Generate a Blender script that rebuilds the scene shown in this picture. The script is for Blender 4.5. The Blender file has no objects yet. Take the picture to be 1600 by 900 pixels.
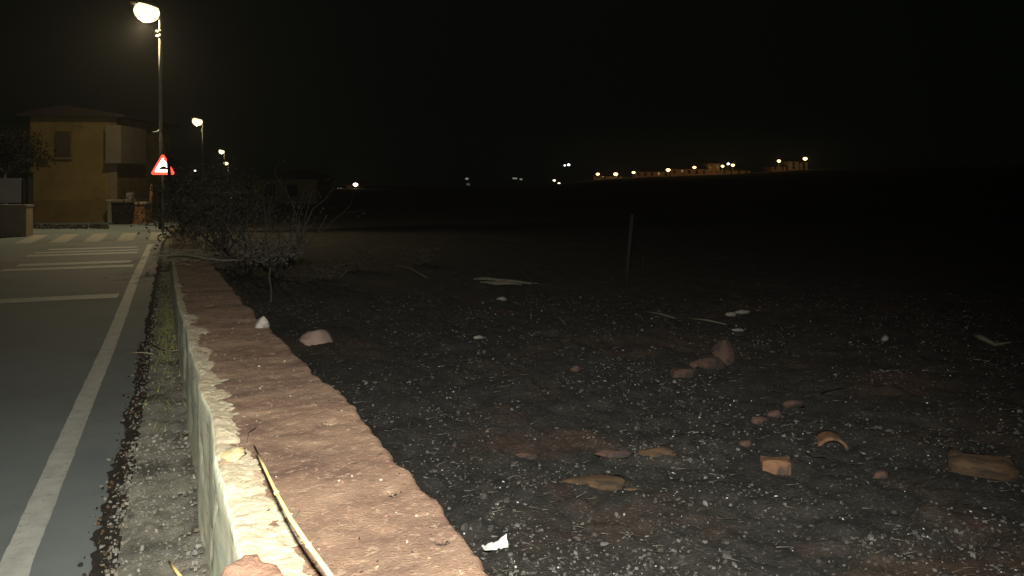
import bpy, bmesh, math, random
from mathutils import Vector, Matrix, noise
random.seed(7)
R = math.radians
sc = bpy.context.scene
col = sc.collection

# ---------------------------------------------------------------- camera
F_PX, HOR, CAM_H, YAW = 1280.0, 282.0, 1.6, math.atan(538 / 1280)
SA, CA = math.sin(YAW), math.cos(YAW)
cam_d = bpy.data.cameras.new('camera')
cam_d.lens = 36 * F_PX / 1600
cam_d.sensor_width = 36
cam_d.shift_y = -(450 - HOR) / 1600
cam_d.clip_start, cam_d.clip_end = 0.05, 3000
cam = bpy.data.objects.new('camera', cam_d)
cam.location = (0, 0, CAM_H)
cam.rotation_euler = (R(90), 0, -YAW)
col.objects.link(cam)
sc.camera = cam

# ---------------------------------------------------------------- night sky
w = bpy.data.worlds.new('World')
sc.world = w
w.use_nodes = True
bg = w.node_tree.nodes['Background']
bg.inputs[0].default_value = (0.55, 1.0, 0.6, 1)
bg.inputs[1].default_value = 0.0012

# lamp added unseen just above the camera, inferred from the lit verge and wall
sp = bpy.data.lights.new('camera_light', 'SPOT')
sp.energy = 1800
sp.spot_size = R(98)
sp.spot_blend = 1.0
sp.shadow_soft_size = 0.05
sp.color = (1.0, 0.97, 0.86)
spo = bpy.data.objects.new('camera_light', sp)
spo.location = (-0.12, -0.12, 2.15)
spo.rotation_euler = Vector((SA - .13 * CA, CA + .13 * SA, -.455)).to_track_quat('-Z', 'Y').to_euler()
col.objects.link(spo)
LAMP_W, LENS_E, HAZE = 1050.0, 1.9, 0.00062

sc.view_settings.view_transform = 'Standard'
sc.view_settings.look = 'None'
sc.view_settings.exposure = 0
sc.view_settings.gamma = 1
sc.cycles.use_denoising = True
sc.cycles.max_bounces = 5
sc.cycles.volume_bounces = 0
sc.cycles.sample_clamp_indirect = 3

# ---------------------------------------------------------------- measuring
def ray(x, y):
    u, v = (x - 800) / F_PX, (HOR - y) / F_PX
    return Vector((SA + u * CA, CA - u * SA, v))

def P(x, y, z=0.0):
    """the place on level z seen at a photograph point"""
    r = ray(x, y)
    return Vector((0, 0, CAM_H)) + r * ((z - CAM_H) / r.z)

def D(x, y, t):
    """the place t metres ahead seen at a photograph point"""
    return Vector((0, 0, CAM_H)) + ray(x, y) * t

def interp(tab, v):
    if v <= tab[0][0]: return tab[0][1]
    for (a, p), (b, q) in zip(tab, tab[1:]):
        if v <= b: return p + (q - p) * (v - a) / (b - a)
    return tab[-1][1]

def fbm(x, y, z=0.0, o=4):
    return noise.fractal(Vector((x, y, z)), 0.9, 2.1, o)

# ---------------------------------------------------------------- materials
def mat(name, c1, c2=None, scale=8.0, rough=0.85, bump=0.0, bscale=60.0, spec=0.25, detail=8.0, stretch=None,
        metal=0.0, lo=0.35, hi=0.65, c3=None, s3=1.5, lo3=0.55, hi3=0.7, spots=None):
    m = bpy.data.materials.new(name)
    m.use_nodes = True
    nt = m.node_tree
    N, L = nt.nodes, nt.links
    b = N['Principled BSDF']
    b.inputs['Roughness'].default_value = rough
    b.inputs['Specular IOR Level'].default_value = spec
    b.inputs['Metallic'].default_value = metal
    tc = N.new('ShaderNodeTexCoord')
    src = tc.outputs['Object']
    if stretch:
        mp = N.new('ShaderNodeMapping')
        mp.inputs['Scale'].default_value = stretch
        L.new(src, mp.inputs[0])
        src = mp.outputs[0]
    def ramp(sca, a, z, det=detail):
        n = N.new('ShaderNodeTexNoise')
        n.inputs['Scale'].default_value = sca
        n.inputs['Detail'].default_value = det
        n.inputs['Roughness'].default_value = 0.65
        L.new(src, n.inputs['Vector'])
        r = N.new('ShaderNodeMapRange')
        r.inputs[1].default_value, r.inputs[2].default_value = a, z
        L.new(n.outputs[0], r.inputs[0])
        return r.outputs[0]
    def mix(fac, a, bcol):
        x = N.new('ShaderNodeMix')
        x.data_type = 'RGBA'
        L.new(fac, x.inputs[0])
        if hasattr(a, 'is_linked'): L.new(a, x.inputs[6])
        else: x.inputs[6].default_value = (*a, 1)
        x.inputs[7].default_value = (*bcol, 1)
        return x.outputs[2]
    c = c1
    if c2 is not None: c = mix(ramp(scale, lo, hi), c, c2)
    if c3 is not None: c = mix(ramp(s3, lo3, hi3), c, c3)
    if spots is not None:
        c = mix(ramp(spots[1], spots[2], spots[3], 3.0), c, spots[0])
    if hasattr(c, 'is_linked'): L.new(c, b.inputs['Base Color'])
    else: b.inputs['Base Color'].default_value = (*c, 1)
    if bump:
        n = N.new('ShaderNodeTexNoise')
        n.inputs['Scale'].default_value = bscale
        n.inputs['Detail'].default_value = 7
        n.inputs['Roughness'].default_value = 0.7
        L.new(src, n.inputs['Vector'])
        bp = N.new('ShaderNodeBump')
        bp.inputs['Strength'].default_value = bump
        bp.inputs['Distance'].default_value = 0.02
        L.new(n.outputs[0], bp.inputs['Height'])
        L.new(bp.outputs[0], b.inputs['Normal'])
    return m

def glow(name, colr, e):
    m = bpy.data.materials.new(name)
    m.use_nodes = True
    b = m.node_tree.nodes['Principled BSDF']
    b.inputs['Base Color'].default_value = (0.8, 0.8, 0.75, 1)
    b.inputs['Emission Color'].default_value = (*colr, 1)
    b.inputs['Emission Strength'].default_value = e
    return m

M = {}
M['asphalt'] = mat('asphalt', (.122, .142, .142), (.160, .180, .174), 1.1, .72, .35, 140, spec=.3, c3=(.078, .086, .08), s3=.55, lo3=.5, hi3=.68,
                   spots=((.23, .225, .2), 120, .62, .70))
M['paint'] = mat('road_paint', (.43, .43, .39), (.32, .32, .29), 9, .62, .3, 160, spec=.35, c3=(.11, .11, .1), s3=26, lo3=.58, hi3=.72)
M['worn_paint'] = mat('worn_road_paint', (.36, .34, .29), (.24, .23, .2), 6, .7, .2, 120, c3=(.1, .1, .09), s3=11, lo3=.5, hi3=.66)
M['soil'] = mat('damp_soil', (.012, .011, .009), (.035, .026, .018), 18, .95, .8, 90)
M['gutter'] = mat('gritty_concrete', (.19, .18, .15), (.30, .285, .23), 5, .9, .9, 110, c3=(.09, .085, .07), s3=3.2, lo3=.48, hi3=.62,
                  spots=((.3, .28, .23), 90, .62, .7))
M['wall_top'] = mat('weathered_coping', (.24, .142, .097), (.36, .238, .16), 5, .92, .9, 110, c3=(.145, .085, .064), s3=2.6, lo3=.46, hi3=.68,
                    stretch=(.8, 1.25, 1), spots=((.45, .33, .23), 44, .55, .72))
M['render'] = mat('pale_lime_render', (.72, .71, .53), (.78, .75, .58), 5, .9, .35, 70, stretch=(1, .22, 1.6), c3=(.52, .60, .45), s3=3.4, lo3=.46, hi3=.66,
                  spots=((.28, .22, .13), 17, .60, .74))
M['lip'] = mat('cream_mortar_lip', (.52, .44, .30), (.62, .55, .41), 7, .9, .7, 60, c3=(.40, .28, .18), s3=9, lo3=.52, hi3=.68)
M['wash'] = mat('mortar_wash', (.50, .43, .30), (.62, .57, .43), 7, .9, .7, 60, c3=(.34, .25, .17), s3=9, lo3=.5, hi3=.66)
M['stone_red'] = mat('red_brown_stone', (.26, .145, .10), (.33, .2, .14), 9, .9, .7, 60)
M['ochre_lump'] = mat('ochre_mortar', (.58, .45, .2), (.55, .5, .35), 18, .9, .6, 70)
M['field'] = mat('burnt_earth', (.026, .025, .022), (.068, .063, .056), 4.5, .97, 1.0, 42, c3=(.10, .058, .041), s3=.62, lo3=.53, hi3=.68,
                 spots=((.19, .18, .165), 46, .57, .74), lo=.3, hi=.72)
M['far'] = mat('dark_fields', (.014, .014, .010), (.024, .022, .016), .06, .97)
M['ash_w'] = mat('white_ash', (.72, .71, .68), (.5, .49, .46), 40, .9)
M['ash_g'] = mat('grey_ash', (.10, .097, .088), (.20, .195, .18), 30, .9)
M['ash_b'] = mat('charcoal_bits', (.015, .014, .013), (.04, .036, .03), 30, .9)
M['ash_d'] = mat('dark_ash_clods', (.07, .066, .058), (.11, .10, .09), 20, .95, .5, 60)
M['straw'] = mat('scorched_straw', (.10, .085, .062), (.16, .135, .10), 30, .9)
M['brick'] = mat('terracotta_brick', (.28, .15, .085), (.19, .105, .065), 14, .85, .5, 60, c3=(.06, .05, .045), s3=11, lo3=.5, hi3=.66)
M['brick2'] = mat('sooty_terracotta', (.135, .08, .06), (.07, .047, .04), 10, .9, .6, 60, c3=(.045, .04, .036), s3=9, lo3=.47, hi3=.62)
M['brick3'] = mat('dusty_red_stone', (.15, .085, .07), (.08, .053, .046), 12, .9, .6, 60, c3=(.05, .045, .04), s3=10, lo3=.47, hi3=.62)
M['sandstone'] = mat('brown_sandstone', (.17, .105, .06), (.09, .06, .04), 6, .9, .8, 40, stretch=(1, 4, 4), c3=(.05, .042, .036), s3=5, lo3=.48, hi3=.64)
M['boulder'] = mat('pinkish_boulder', (.42, .30, .25), (.34, .24, .2), 7, .9, .5, 40)
M['limestone'] = mat('white_limestone', (.34, .315, .275), (.2, .185, .165), 16, .9, .5, 50)
M['paper'] = mat('white_paper', (.8, .8, .78), (.7, .7, .68), 20, .8)
M['cane'] = mat('dry_cane', (.66, .47, .19), (.74, .6, .3), 14, .6, .2, 80, stretch=(1, 1, 1))
M['twig'] = mat('pale_twig', (.38, .33, .23), (.3, .25, .17), 20, .8)
M['deadwood'] = mat('ashen_wood', (.22, .2, .15), (.13, .115, .085), 22, .9, .5, 60)
M['bark'] = mat('scorched_bark', (.13, .11, .085), (.07, .06, .048), 14, .9, .5, 60)
M['bark_pale'] = mat('grey_scorched_bark', (.11, .10, .083), (.06, .055, .046), 14, .9, .5, 60)
M['leaf_dry'] = mat('scorched_leaves', (.065, .06, .042), (.10, .085, .06), 5, .85)
M['leaf_dark'] = mat('dark_leaves', (.05, .055, .035), (.075, .075, .048), 4, .8)
M['leaf_black'] = mat('near_black_leaves', (.007, .008, .005), (.012, .012, .007), 4, 1.0, spec=.03)  # leaf colour lowered to near black
M['leaf_grey'] = mat('greyed_leaves', (.12, .105, .085), (.08, .073, .06), 8, .9)
M['brown_leaf'] = mat('rotting_brown_leaf', (.11, .06, .03), (.06, .04, .022), 20, .9)
M['post'] = mat('blackened_stake', (.035, .033, .027), (.022, .021, .018), 14, .9)
M['moss'] = mat('yellow_green_moss', (.26, .25, .08), (.14, .15, .05), 20, .95)
M['galv'] = mat('galvanised_steel', (.42, .41, .37), (.33, .32, .29), 6, .55, .1, 40)
M['dark_steel'] = mat('near_black_steel', (.012, .012, .011), (.02, .019, .016), 6, .8, spec=.1)
M['housing'] = mat('lamp_housing_grey', (.35, .34, .31), (.28, .27, .25), 6, .5)
M['lens'] = glow('lit_lamp_bowl', (1, .85, .50), LENS_E)
M['lens_amber'] = glow('lit_amber_globe', (1, .64, .22), 4.5)
M['lens_white'] = glow('lit_white_globe', (.85, .95, 1), 6)
M['lens_dim'] = glow('lit_dim_globe', (1, .86, .6), 2.2)
M['lens_faint'] = glow('lit_faint_strip', (.9, .95, .8), .22)
M['ochre'] = mat('ochre_plaster', (.30, .215, .07), (.21, .15, .05), .9, .92, .3, 20, c3=(.13, .095, .045), s3=.7, lo3=.52, hi3=.7)
M['ochre_dark'] = mat('stained_plinth_plaster', (.21, .15, .055), (.16, .11, .042), 1.6, .92, .2, 20)
M['cream'] = mat('cream_plaster', (.42, .34, .24), (.35, .28, .2), 1.5, .9)
M['tile'] = mat('old_roof_tile', (.045, .032, .026), (.03, .023, .02), 5, .9)
M['shutter'] = mat('brown_shutter', (.10, .07, .04), (.07, .05, .03), 9, .7)
M['white_panel'] = mat('off_white_panel', (.44, .42, .38), (.38, .36, .32), 2, .7)
M['beige'] = mat('beige_render', (.27, .22, .15), (.21, .17, .12), 2.4, .9, .3, 30)
M['concrete'] = mat('grey_concrete', (.26, .24, .2), (.18, .17, .14), 5, .9, .3, 30)
M['orange_brick'] = mat('orange_brick', (.30, .15, .06), (.22, .105, .048), 6, .85, .3, 30)
M['town'] = mat('town_plaster', (.35, .2, .14), (.28, .16, .11), .5, .9)
M['town_o'] = mat('town_ochre_plaster', (.42, .24, .1), (.34, .19, .08), .5, .9)
M['glass'] = mat('dark_window_glass', (.02, .022, .025), None, 1, .15, spec=.5)
M['sign_back'] = mat('grey_sign_back', (.2, .2, .2), None, 1, .5, metal=.6)
M['sign_white'] = mat('retroreflective_white', (.95, .93, .93), None, 1, .22, metal=1.0)
M['sign_red'] = mat('retroreflective_red', (.9, .06, .04), None, 1, .24, metal=1.0)
M['sign_black'] = mat('black_sign_print', (.01, .01, .012), None, 1, .8)

# ---------------------------------------------------------------- builders
def children(o): return list(o.children)

def tag(o, label=None, cat=None, group=None, kind=None):
    if label: o['label'] = label
    if cat: o['category'] = cat
    if group: o['group'] = group
    if kind: o['kind'] = kind
    return o

def empty(name, loc=(0, 0, 0), rz=0.0):
    o = bpy.data.objects.new(name, None)
    o.empty_display_size = .1
    o.location = loc
    o.rotation_euler = (0, 0, rz)
    col.objects.link(o)
    return o

class MB:
    """collects faces and links them as one mesh object"""
    def __init__(s): s.v, s.f, s.m = [], [], []
    def add(s, vs, fs, mi=0):
        k = len(s.v)
        s.v += [tuple(p) for p in vs]
        s.f += [tuple(i + k for i in f) for f in fs]
        s.m += [mi] * len(fs)
    def box(s, lo, hi, mi=0, mx=None, bev=0.0):
        x0, y0, z0 = lo; x1, y1, z1 = hi
        vs = [Vector(p) for p in ((x0,y0,z0),(x1,y0,z0),(x1,y1,z0),(x0,y1,z0),(x0,y0,z1),(x1,y0,z1),(x1,y1,z1),(x0,y1,z1))]
        if mx is not None: vs = [mx @ p for p in vs]
        s.add(vs, [(3,2,1,0),(4,5,6,7),(0,1,5,4),(1,2,6,5),(2,3,7,6),(3,0,4,7)], mi)
    def prism(s, prof, y0, y1, mi=0):
        """profile of (x, z) points swept from y0 to y1"""
        n = len(prof)
        vs = [(x, y0, z) for x, z in prof] + [(x, y1, z) for x, z in prof]
        fs = [tuple(range(n)), tuple(range(2 * n - 1, n - 1, -1))]
        fs += [(i, i + n, (i + 1) % n + n, (i + 1) % n) for i in range(n)]
        s.add(vs, fs, mi)
    def tube(s, pts, rad, seg=7, mi=0):
        pts = [Vector(p) for p in pts]
        if not isinstance(rad, (list, tuple)): rad = [rad] * len(pts)
        vs, fs = [], []
        for i, p in enumerate(pts):
            d = (pts[min(i + 1, len(pts) - 1)] - pts[max(i - 1, 0)]).normalized()
            a = d.orthogonal().normalized() if abs(d.z) > .95 else d.cross(Vector((0, 0, 1))).normalized()
            b = d.cross(a)
            for k in range(seg):
                t = 2 * math.pi * k / seg
                vs.append(p + (a * math.cos(t) + b * math.sin(t)) * rad[i])
        for i in range(len(pts) - 1):
            for k in range(seg):
                k2 = (k + 1) % seg
                fs.append((i * seg + k, i * seg + k2, (i + 1) * seg + k2, (i + 1) * seg + k))
        fs.append(tuple(range(seg))[::-1])
        fs.append(tuple(range((len(pts) - 1) * seg, len(pts) * seg)))
        s.add(vs, fs, mi)
    def ball(s, c, r, n=10, mi=0, sq=(1, 1, 1), lo=-90, hi=90):
        rings = max(4, n // 2)
        vs, fs = [], []
        for i in range(rings + 1):
            la = R(lo + (hi - lo) * i / rings)
            for k in range(n):
                lo_ = 2 * math.pi * k / n
                vs.append((c[0] + r * sq[0] * math.cos(la) * math.cos(lo_), c[1] + r * sq[1] * math.cos(la) * math.sin(lo_), c[2] + r * sq[2] * math.sin(la)))
        for i in range(rings):
            for k in range(n):
                k2 = (k + 1) % n
                fs.append((i * n + k, i * n + k2, (i + 1) * n + k2, (i + 1) * n + k))
        s.add(vs, fs, mi)
    def build(s, name, mats, parent=None, smooth=False):
        me = bpy.data.meshes.new(name)
        me.from_pydata(s.v, [], s.f)
        if not isinstance(mats, (list, tuple)): mats = [mats]
        for x in mats: me.materials.append(x)
        if len(mats) > 1: me.polygons.foreach_set('material_index', s.m)
        if smooth: me.polygons.foreach_set('use_smooth', [True] * len(me.polygons))
        me.update()
        o = bpy.data.objects.new(name, me)
        col.objects.link(o)
        if parent is not None: o.parent = parent
        return o

def copy_tree(o, parent=None):
    c = o.copy()
    col.objects.link(c)
    if parent is not None: c.parent = parent
    for ch in children(o): copy_tree(ch, c)
    return c

def grid(xs, ys, zf, xf=None):
    vs, fs = [], []
    n = len(xs)
    for y in ys:
        for x in xs:
            X = xf(x, y) if xf else x
            vs.append((X, y, zf(X, y)))
    for j in range(len(ys) - 1):
        for i in range(n - 1):
            a = j * n + i
            fs.append((a, a + 1, a + n + 1, a + n))
    return vs, fs

def rock(size, seed, rough=.22, sub=2, flat=None, sq=(1, 1, 1)):
    """an irregular stone about size across standing on z=0"""
    bm = bmesh.new()
    bmesh.ops.create_icosphere(bm, subdivisions=sub, radius=.5)
    for v in bm.verts:
        d = v.co.normalized()
        n = fbm(d.x * 1.6 + seed * 3.1, d.y * 1.6 - seed, d.z * 1.6 + seed, 3)
        f = 1 + rough * n * 1.6
        f += rough * .35 * noise.noise(d * 5 + Vector((seed, 0, 0)))
        # cleaved faces
        for k in range(7):
            rnd = random.Random(seed * 17 + k)
            ax = Vector((rnd.uniform(-1, 1), rnd.uniform(-1, 1), rnd.uniform(-.6, 1))).normalized()
            lim = rnd.uniform(.26, .43)
            dd = (d * .5 * f).dot(ax)
            if dd > lim: f *= lim / dd
        v.co = Vector((d.x * sq[0], d.y * sq[1], d.z * sq[2])) * .5 * f * size
    zmin = min(v.co.z for v in bm.verts) * .75
    for v in bm.verts: v.co.z -= zmin
    vs = [tuple(v.co) for v in bm.verts]
    fs = [tuple(v.index for v in f.verts) for f in bm.faces]
    bm.free()
    return vs, fs

# ================================================================ SETTING
FZ = -0.15                                                    # level of the burnt field
ROADX = [(3.9, -.583), (6.3, -.555), (9.2, -.517), (14.5, -.49), (22, -.40), (30, -.1), (45, 1.2), (70, 3.6), (110, 9), (160, 16)]   # edge line
SHOULDER = [(2, -.255), (3.5, -.25), (6.3, -.19), (9, -.17), (14, -.14), (22, -.1), (30, .2), (45, 1.5), (70, 3.9), (110, 9.3), (160, 16.3)]
BASE = [(1, .172), (3.5, .160), (6.3, .128), (8.2, .095), (10.5, .085), (14, .06), (19, .04), (24, .05)]     # wall foot
TOPZ = [(1.0, .64), (2.0, .65), (2.6, .68), (3.3, .69), (4.5, .61), (6.0, .565), (8, .495), (11.5, .42), (15, .38), (24, .32)]
TOPR = [(1.0, .73), (2.0, .72), (3.3, .70), (4.5, .69), (6.0, .66), (8, .635), (11.5, .60), (15, .58), (24, .56)]

def steps(a, b, k, mn):
    out, y = [], a
    while y < b:
        out.append(y)
        y += max(mn, abs(y) * k)
    return out + [b]

def ridge(u):
    return interp([(-.6, 290), (.0, 291), (.06, 287), (.1, 281), (.15, 277), (.25, 272.5), (.375, 265), (.5, 262), (.8, 262)], u)

def far_h(X, Y):
    t = X * SA + Y * CA
    u = (X * CA - Y * SA) / max(t, 1)
    low = -0.55
    if t < 60: return low
    zr = CAM_H + (HOR - ridge(u)) / F_PX * 225
    k = min(1, max(0, (t - 60) / 165))
    k = k * k * (3 - 2 * k)
    z = low + (zr - low) * k
    if t > 225: z -= (t - 225) * .01
    return z + .15 * fbm(X * .03, Y * .03) * k

xs = [-110 + 6 * i for i in range(86)]
ys = [-30 + 6 * i for i in range(68)]
m = MB(); m.add(*grid(xs, ys, far_h))
tag(m.build('terrain', M['far'], smooth=True), kind='structure')

# burnt field: fine near the wall, coarser away from it
def field_z(X, Y):
    d = math.hypot(X, Y)
    z = FZ + .05 * fbm(X * .35, Y * .35, 3, 3)
    if d < 30:
        a = min(1, (30 - d) / 20)
        z += a * (.036 * fbm(X * 2.3, Y * 2.3, 1, 4) + .030 * fbm(X * 8, Y * 8, 5, 4))
    if X < .95: z += (.95 - X) * .04
    return z
fx = [.42]
while fx[-1] < 75: fx.append(fx[-1] + max(.022, fx[-1] * .0105))
fy = [.4]
while fy[-1] < 95: fy.append(fy[-1] + max(.024, fy[-1] * .0105))
m = MB(); m.add(*grid(fx, fy, field_z))
tag(m.build('burnt_field', M['field'], smooth=True), kind='structure')

# road
ry = steps(-6, 8, .03, .3) + [9 + i for i in range(150)]
offs = [-9, -7, -5, -3, -1.5, -.6, 0]
vs, fs = [], []
for y in ry:
    e = interp(SHOULDER, y) + .03
    for o in offs: vs.append((e + o, y, .012 * fbm(e + o, y * .3, 0, 2) * 0))
n = len(offs)
for j in range(len(ry) - 1):
    for i in range(n - 1): fs.append((j*n+i, j*n+i+1, (j+1)*n+i+1, (j+1)*n+i))
m = MB(); m.add(vs, fs)
road = tag(m.build('road', M['asphalt']), kind='structure')

def strip(name, path, width, material, z=.004, parent=None, rag=.006):
    m = MB(); vs, fs = [], []
    for i, (x, y) in enumerate(path):
        a = rag * noise.noise(Vector((x * 3, y * 9, 1))); b = rag * noise.noise(Vector((x * 3, y * 9, 7)))
        vs += [(x - width / 2 + a, y, z), (x + width / 2 + b, y, z)]
    for i in range(len(path) - 1): fs.append((2*i, 2*i+1, 2*i+3, 2*i+2))
    m.add(vs, fs)
    return m.build(name, material, parent)

strip('edge_line', [(interp(ROADX, y), y) for y in steps(-5, 22.5, .01, .06)], .125, M['paint'], parent=road)

def cross(name, x0, x1, y0, depth, z=.004):
    m = MB(); vs, fs = [], []
    k = int((x1 - x0) / .08) + 1
    for i in range(k + 1):
        x = x0 + (x1 - x0) * i / k
        a = .012 * noise.noise(Vector((x * 5, y0, 0))); b = .012 * noise.noise(Vector((x * 5, y0, 4)))
        vs += [(x, y0 + a, z), (x, y0 + depth + b, z)]
    for i in range(k): fs.append((2*i, 2*i+2, 2*i+3, 2*i+1))
    m.add(vs, fs)
    return m.build(name, M['paint'], road)

# transverse lines: (right end pixel, left end X)
for (px, py0, py1, x0, nm) in ((184, 465.5, 459, -3.6, 'stop_line'), (207, 417, 413.6, -2.72, 'warning_line'), (206, 410.2, 407, -2.6, 'warning_line'),
                           (214, 396, 393.4, -2.75, 'warning_line'), (216, 391.4, 389.6, -2.7, 'warning_line'), (214, 387, 385.2, -2.55, 'warning_line')):
    a, b = P(px, py0), P(px, py1)
    cross(nm, x0, min(a.x, b.x) + .02, a.y, b.y - a.y)
for k in range(5):
    xc = P(40 + 51.2 * k, 378).x
    y0, y1 = P(120, 378.5).y, P(120, 366).y
    strip('zebra_stripe', [(xc, y0 + (y1 - y0) * i / 12) for i in range(13)], .40, M['worn_paint'], parent=road, rag=.03)

# gutter of gritty concrete and the dark soil along the tarmac
gy = steps(.8, 26, .006, .018)
vs, fs = [], []
K = 15
def gut_z(x, y, q):
    z = .018 + .02 * fbm(x * 7, y * 7, 2, 4) + .012 * fbm(x * 26, y * 26, 3, 3)
    return z + (.03 * max(0, q - .7) / .3) - (.02 if q < .08 else 0)
for y in gy:
    a, b = interp(SHOULDER, y) + .025 * fbm(y * 2.5, 3, 0, 3), interp(BASE, y) + .06
    for i in range(K):
        q = i / (K - 1); x = a + (b - a) * q
        vs.append((x, y, gut_z(x, y, q)))
for j in range(len(gy) - 1):
    for i in range(K - 1): fs.append((j*K+i, j*K+i+1, (j+1)*K+i+1, (j+1)*K+i))
m = MB(); m.add(vs, fs)
tag(m.build('gutter', M['gutter'], smooth=True), kind='structure')
m = MB(); vs, fs = [], []
sy = steps(.8, 26, .008, .03)
for y in sy:
    e = interp(SHOULDER, y)
    a = e - .045 - .05 * max(0, .3 + fbm(y * 1.7, 9, 0, 4)) - .03 * noise.noise(Vector((y * 16, 3, 0))) - .02 * noise.noise(Vector((y * 45, 8, 0)))
    for q in range(5):
        vs.append((a + (e + .05 - a) * q / 4, y, .005 + .006 * abs(fbm(a * 30 + q, y * 14, 0, 3)) * (q > 0) * 1.5))
for j in range(len(sy) - 1):
    for i in range(4): fs.append((j*5+i, j*5+i+1, (j+1)*5+i+1, (j+1)*5+i))
m.add(vs, fs)
tag(m.build('verge_soil', M['soil'], smooth=True), kind='structure')

# ================================================================ ROADSIDE WALL
wall = tag(empty('roadside_wall', (.4, 3, 0)), 'low roadside wall with a brown weathered flat top and crumbling pale render on its road side', 'wall')
def top_z(x, y):
    z = interp(TOPZ, y) + .010 * fbm(x * 2.2, y * 2.2, 1, 3) + .006 * fbm(x * 14, y * 14, 2, 4) + .0035 * fbm(x * 50, y * 50, 4, 2)
    # a pit near the field edge and a shallow worn hollow
    for (cx, cy, r, dp) in PITS: z -= dp * math.exp(-((x - cx) ** 2 + (y - cy) ** 2) / r ** 2)
    return z
pp = [P(515, 658, .69), P(615, 772, .67), P(690, 845, .655), P(430, 600, .6), P(385, 505, .53)]
PITS = [(p.x, p.y, r, d) for p, (r, d) in zip(pp, ((.03, .018), (.018, .012), (.02, .015), (.03, .01), (.06, .02)))]
wy = steps(.7, 24, .0055, .011)
KT = 46
vs, fs = [], []
def left_x(y, z=0): return interp(BASE, y)
for y in wy:
    xl = left_x(y)
    xr = interp(TOPR, y) + .030 * fbm(3, y * 1.6, 0, 4) + .014 * fbm(9, y * 9, 0, 4) - .05 * max(0, fbm(4, y * 2.7, 7, 3) - .28)
    ht = interp(TOPZ, y)
    prof = []
    for q in (0, .25, .5, .75): prof.append((xl + .012 * fbm(y * 5, q * 3, 2, 3), -.3 + (ht + .27) * q))
    for i in range(KT):
        q = i / (KT - 1); q = q
        x = xl + .012 + (xr - xl - .012) * q
        z = top_z(x, y)
        e = min(q * (xr - xl), (1 - q) * (xr - xl))
        if e < .022: z -= .016 * (1 - e / .022) ** 2
        prof.append((x, z))
    for q in (.85, .7, .4, 0):
        prof.append((xr + .012 + .02 * fbm(y * 6, q * 4, 8, 3) + .03 * (1 - q), -.4 + (ht + .38) * q))
    vs += [(x, y, z) for x, z in prof]
n = len(prof)
for j in range(len(wy) - 1):
    for i in range(n - 1): fs.append((j*n+i, j*n+i+1, (j+1)*n+i+1, (j+1)*n+i))
fs.append(tuple(range(n))); fs.append(tuple(range((len(wy)-1)*n, len(wy)*n))[::-1])
m = MB(); m.add(vs, fs)
core = m.build('masonry', M['wall_top'], smooth=True)

# pale render: up the road face, over the arris and a ragged tongue on the top
def tongue(y):
    w_ = interp([(1, .13), (2.3, .10), (2.9, .085), (3.6, .07), (5, .075), (6.5, .075), (7.5, .05), (9, .03), (12, .025), (24, .02)], y)
    return max(.012, w_ * (1 + .55 * fbm(y * 3.1, 20, 0, 4)) + .012 * fbm(y * 22, 5, 0, 3))
vs, fs = [], []
ky = steps(.7, 24, .004, .008)
KF, KU = 16, 26
for y in ky:
    xl = left_x(y); ht = interp(TOPZ, y)
    w_ = tongue(y)
    prof = []
    bul = .014 + .012 * fbm(y * 1.6, 0, 6, 3)
    for i in range(KF):
        q = i / (KF - 1)
        z = -.05 + (ht + .03) * q
        lump = .006 * fbm(y * 1.1, z * 7, 1, 3) + .002 * fbm(y * 5, z * 22, 3, 3)
        lump -= .014 * max(0, fbm(y * 2.6, z * 7, 12, 4) - .18) * 2
        prof.append((xl - bul - lump, z))
    for i in range(KU):
        q = (i + 1) / KU
        x = xl - bul * (1 - q) + w_ * 1.7 * q
        th = .013 - .020 * q + .010 * fbm(x * 9, y * 3.2, 4, 3) + .0045 * fbm(x * 24, y * 16, 6, 3)
        if q < .1: th -= .006
        z = top_z(max(x, xl + .02), y) + th - (.03 if i == KU - 1 else 0)
        prof.append((x, z))
    vs += [(x, y, z) for x, z in prof]
n = len(prof)
for j in range(len(ky) - 1):
    for i in range(n - 1): fs.append((j*n+i, j*n+i+1, (j+1)*n+i+1, (j+1)*n+i))
m = MB(); m.add(vs, fs)
m.m = [1 if (k % (n - 1)) >= KF else 0 for k in range(len(fs))]
rend = m.build('render_coat', [M['render'], M['lip']], smooth=True)

# a fallen-off patch: bare red-brown stone framed by a broken rim of render
c = P(388, 893, .665)
m = MB()
out = [(-.075, -.09), (-.06, .03), (-.035, .055), (0, .075), (.03, .06), (.045, .02), (.075, -.01), (.085, -.09)]
ring = []
for k in range(48):
    t = k / 48 * len(out); i = int(t); f = t - i
    a, b = out[i], out[(i + 1) % len(out)]
    ring.append((a[0] + (b[0]-a[0])*f + .004*noise.noise(Vector((k, 0, 3))), a[1] + (b[1]-a[1])*f + .004*noise.noise(Vector((k, 5, 3)))))
vs = []; rings = 7
for r in range(rings):
    s = 1 - r / rings
    for (x, y) in ring:
        X, Y = c.x + x * s, c.y + y * s
        vs.append((X, Y, top_z(X, Y) + .0 + (.023 + .008 * fbm(X * 18, Y * 18, 9, 3)) * (1 if r else .3)))
fs = []
for r in range(rings - 1):
    for k in range(48):
        k2 = (k + 1) % 48
        fs.append((r*48+k, r*48+k2, (r+1)*48+k2, (r+1)*48+k))
fs.append(tuple(range((rings-1)*48, rings*48)))
m.add(vs, fs)
stone = m.build('exposed_stone', M['stone_red'], smooth=True)
stone['label'] = 'bare red-brown stone where the render has flaked off'
c = P(362, 708, .70)
m = MB(); vs, fs = rock(.085, 5, .3, 3, sq=(1, 1.5, .35)); m.add(vs, fs)
lump = m.build('mortar_lump', M['ochre_lump'], smooth=True)
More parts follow.
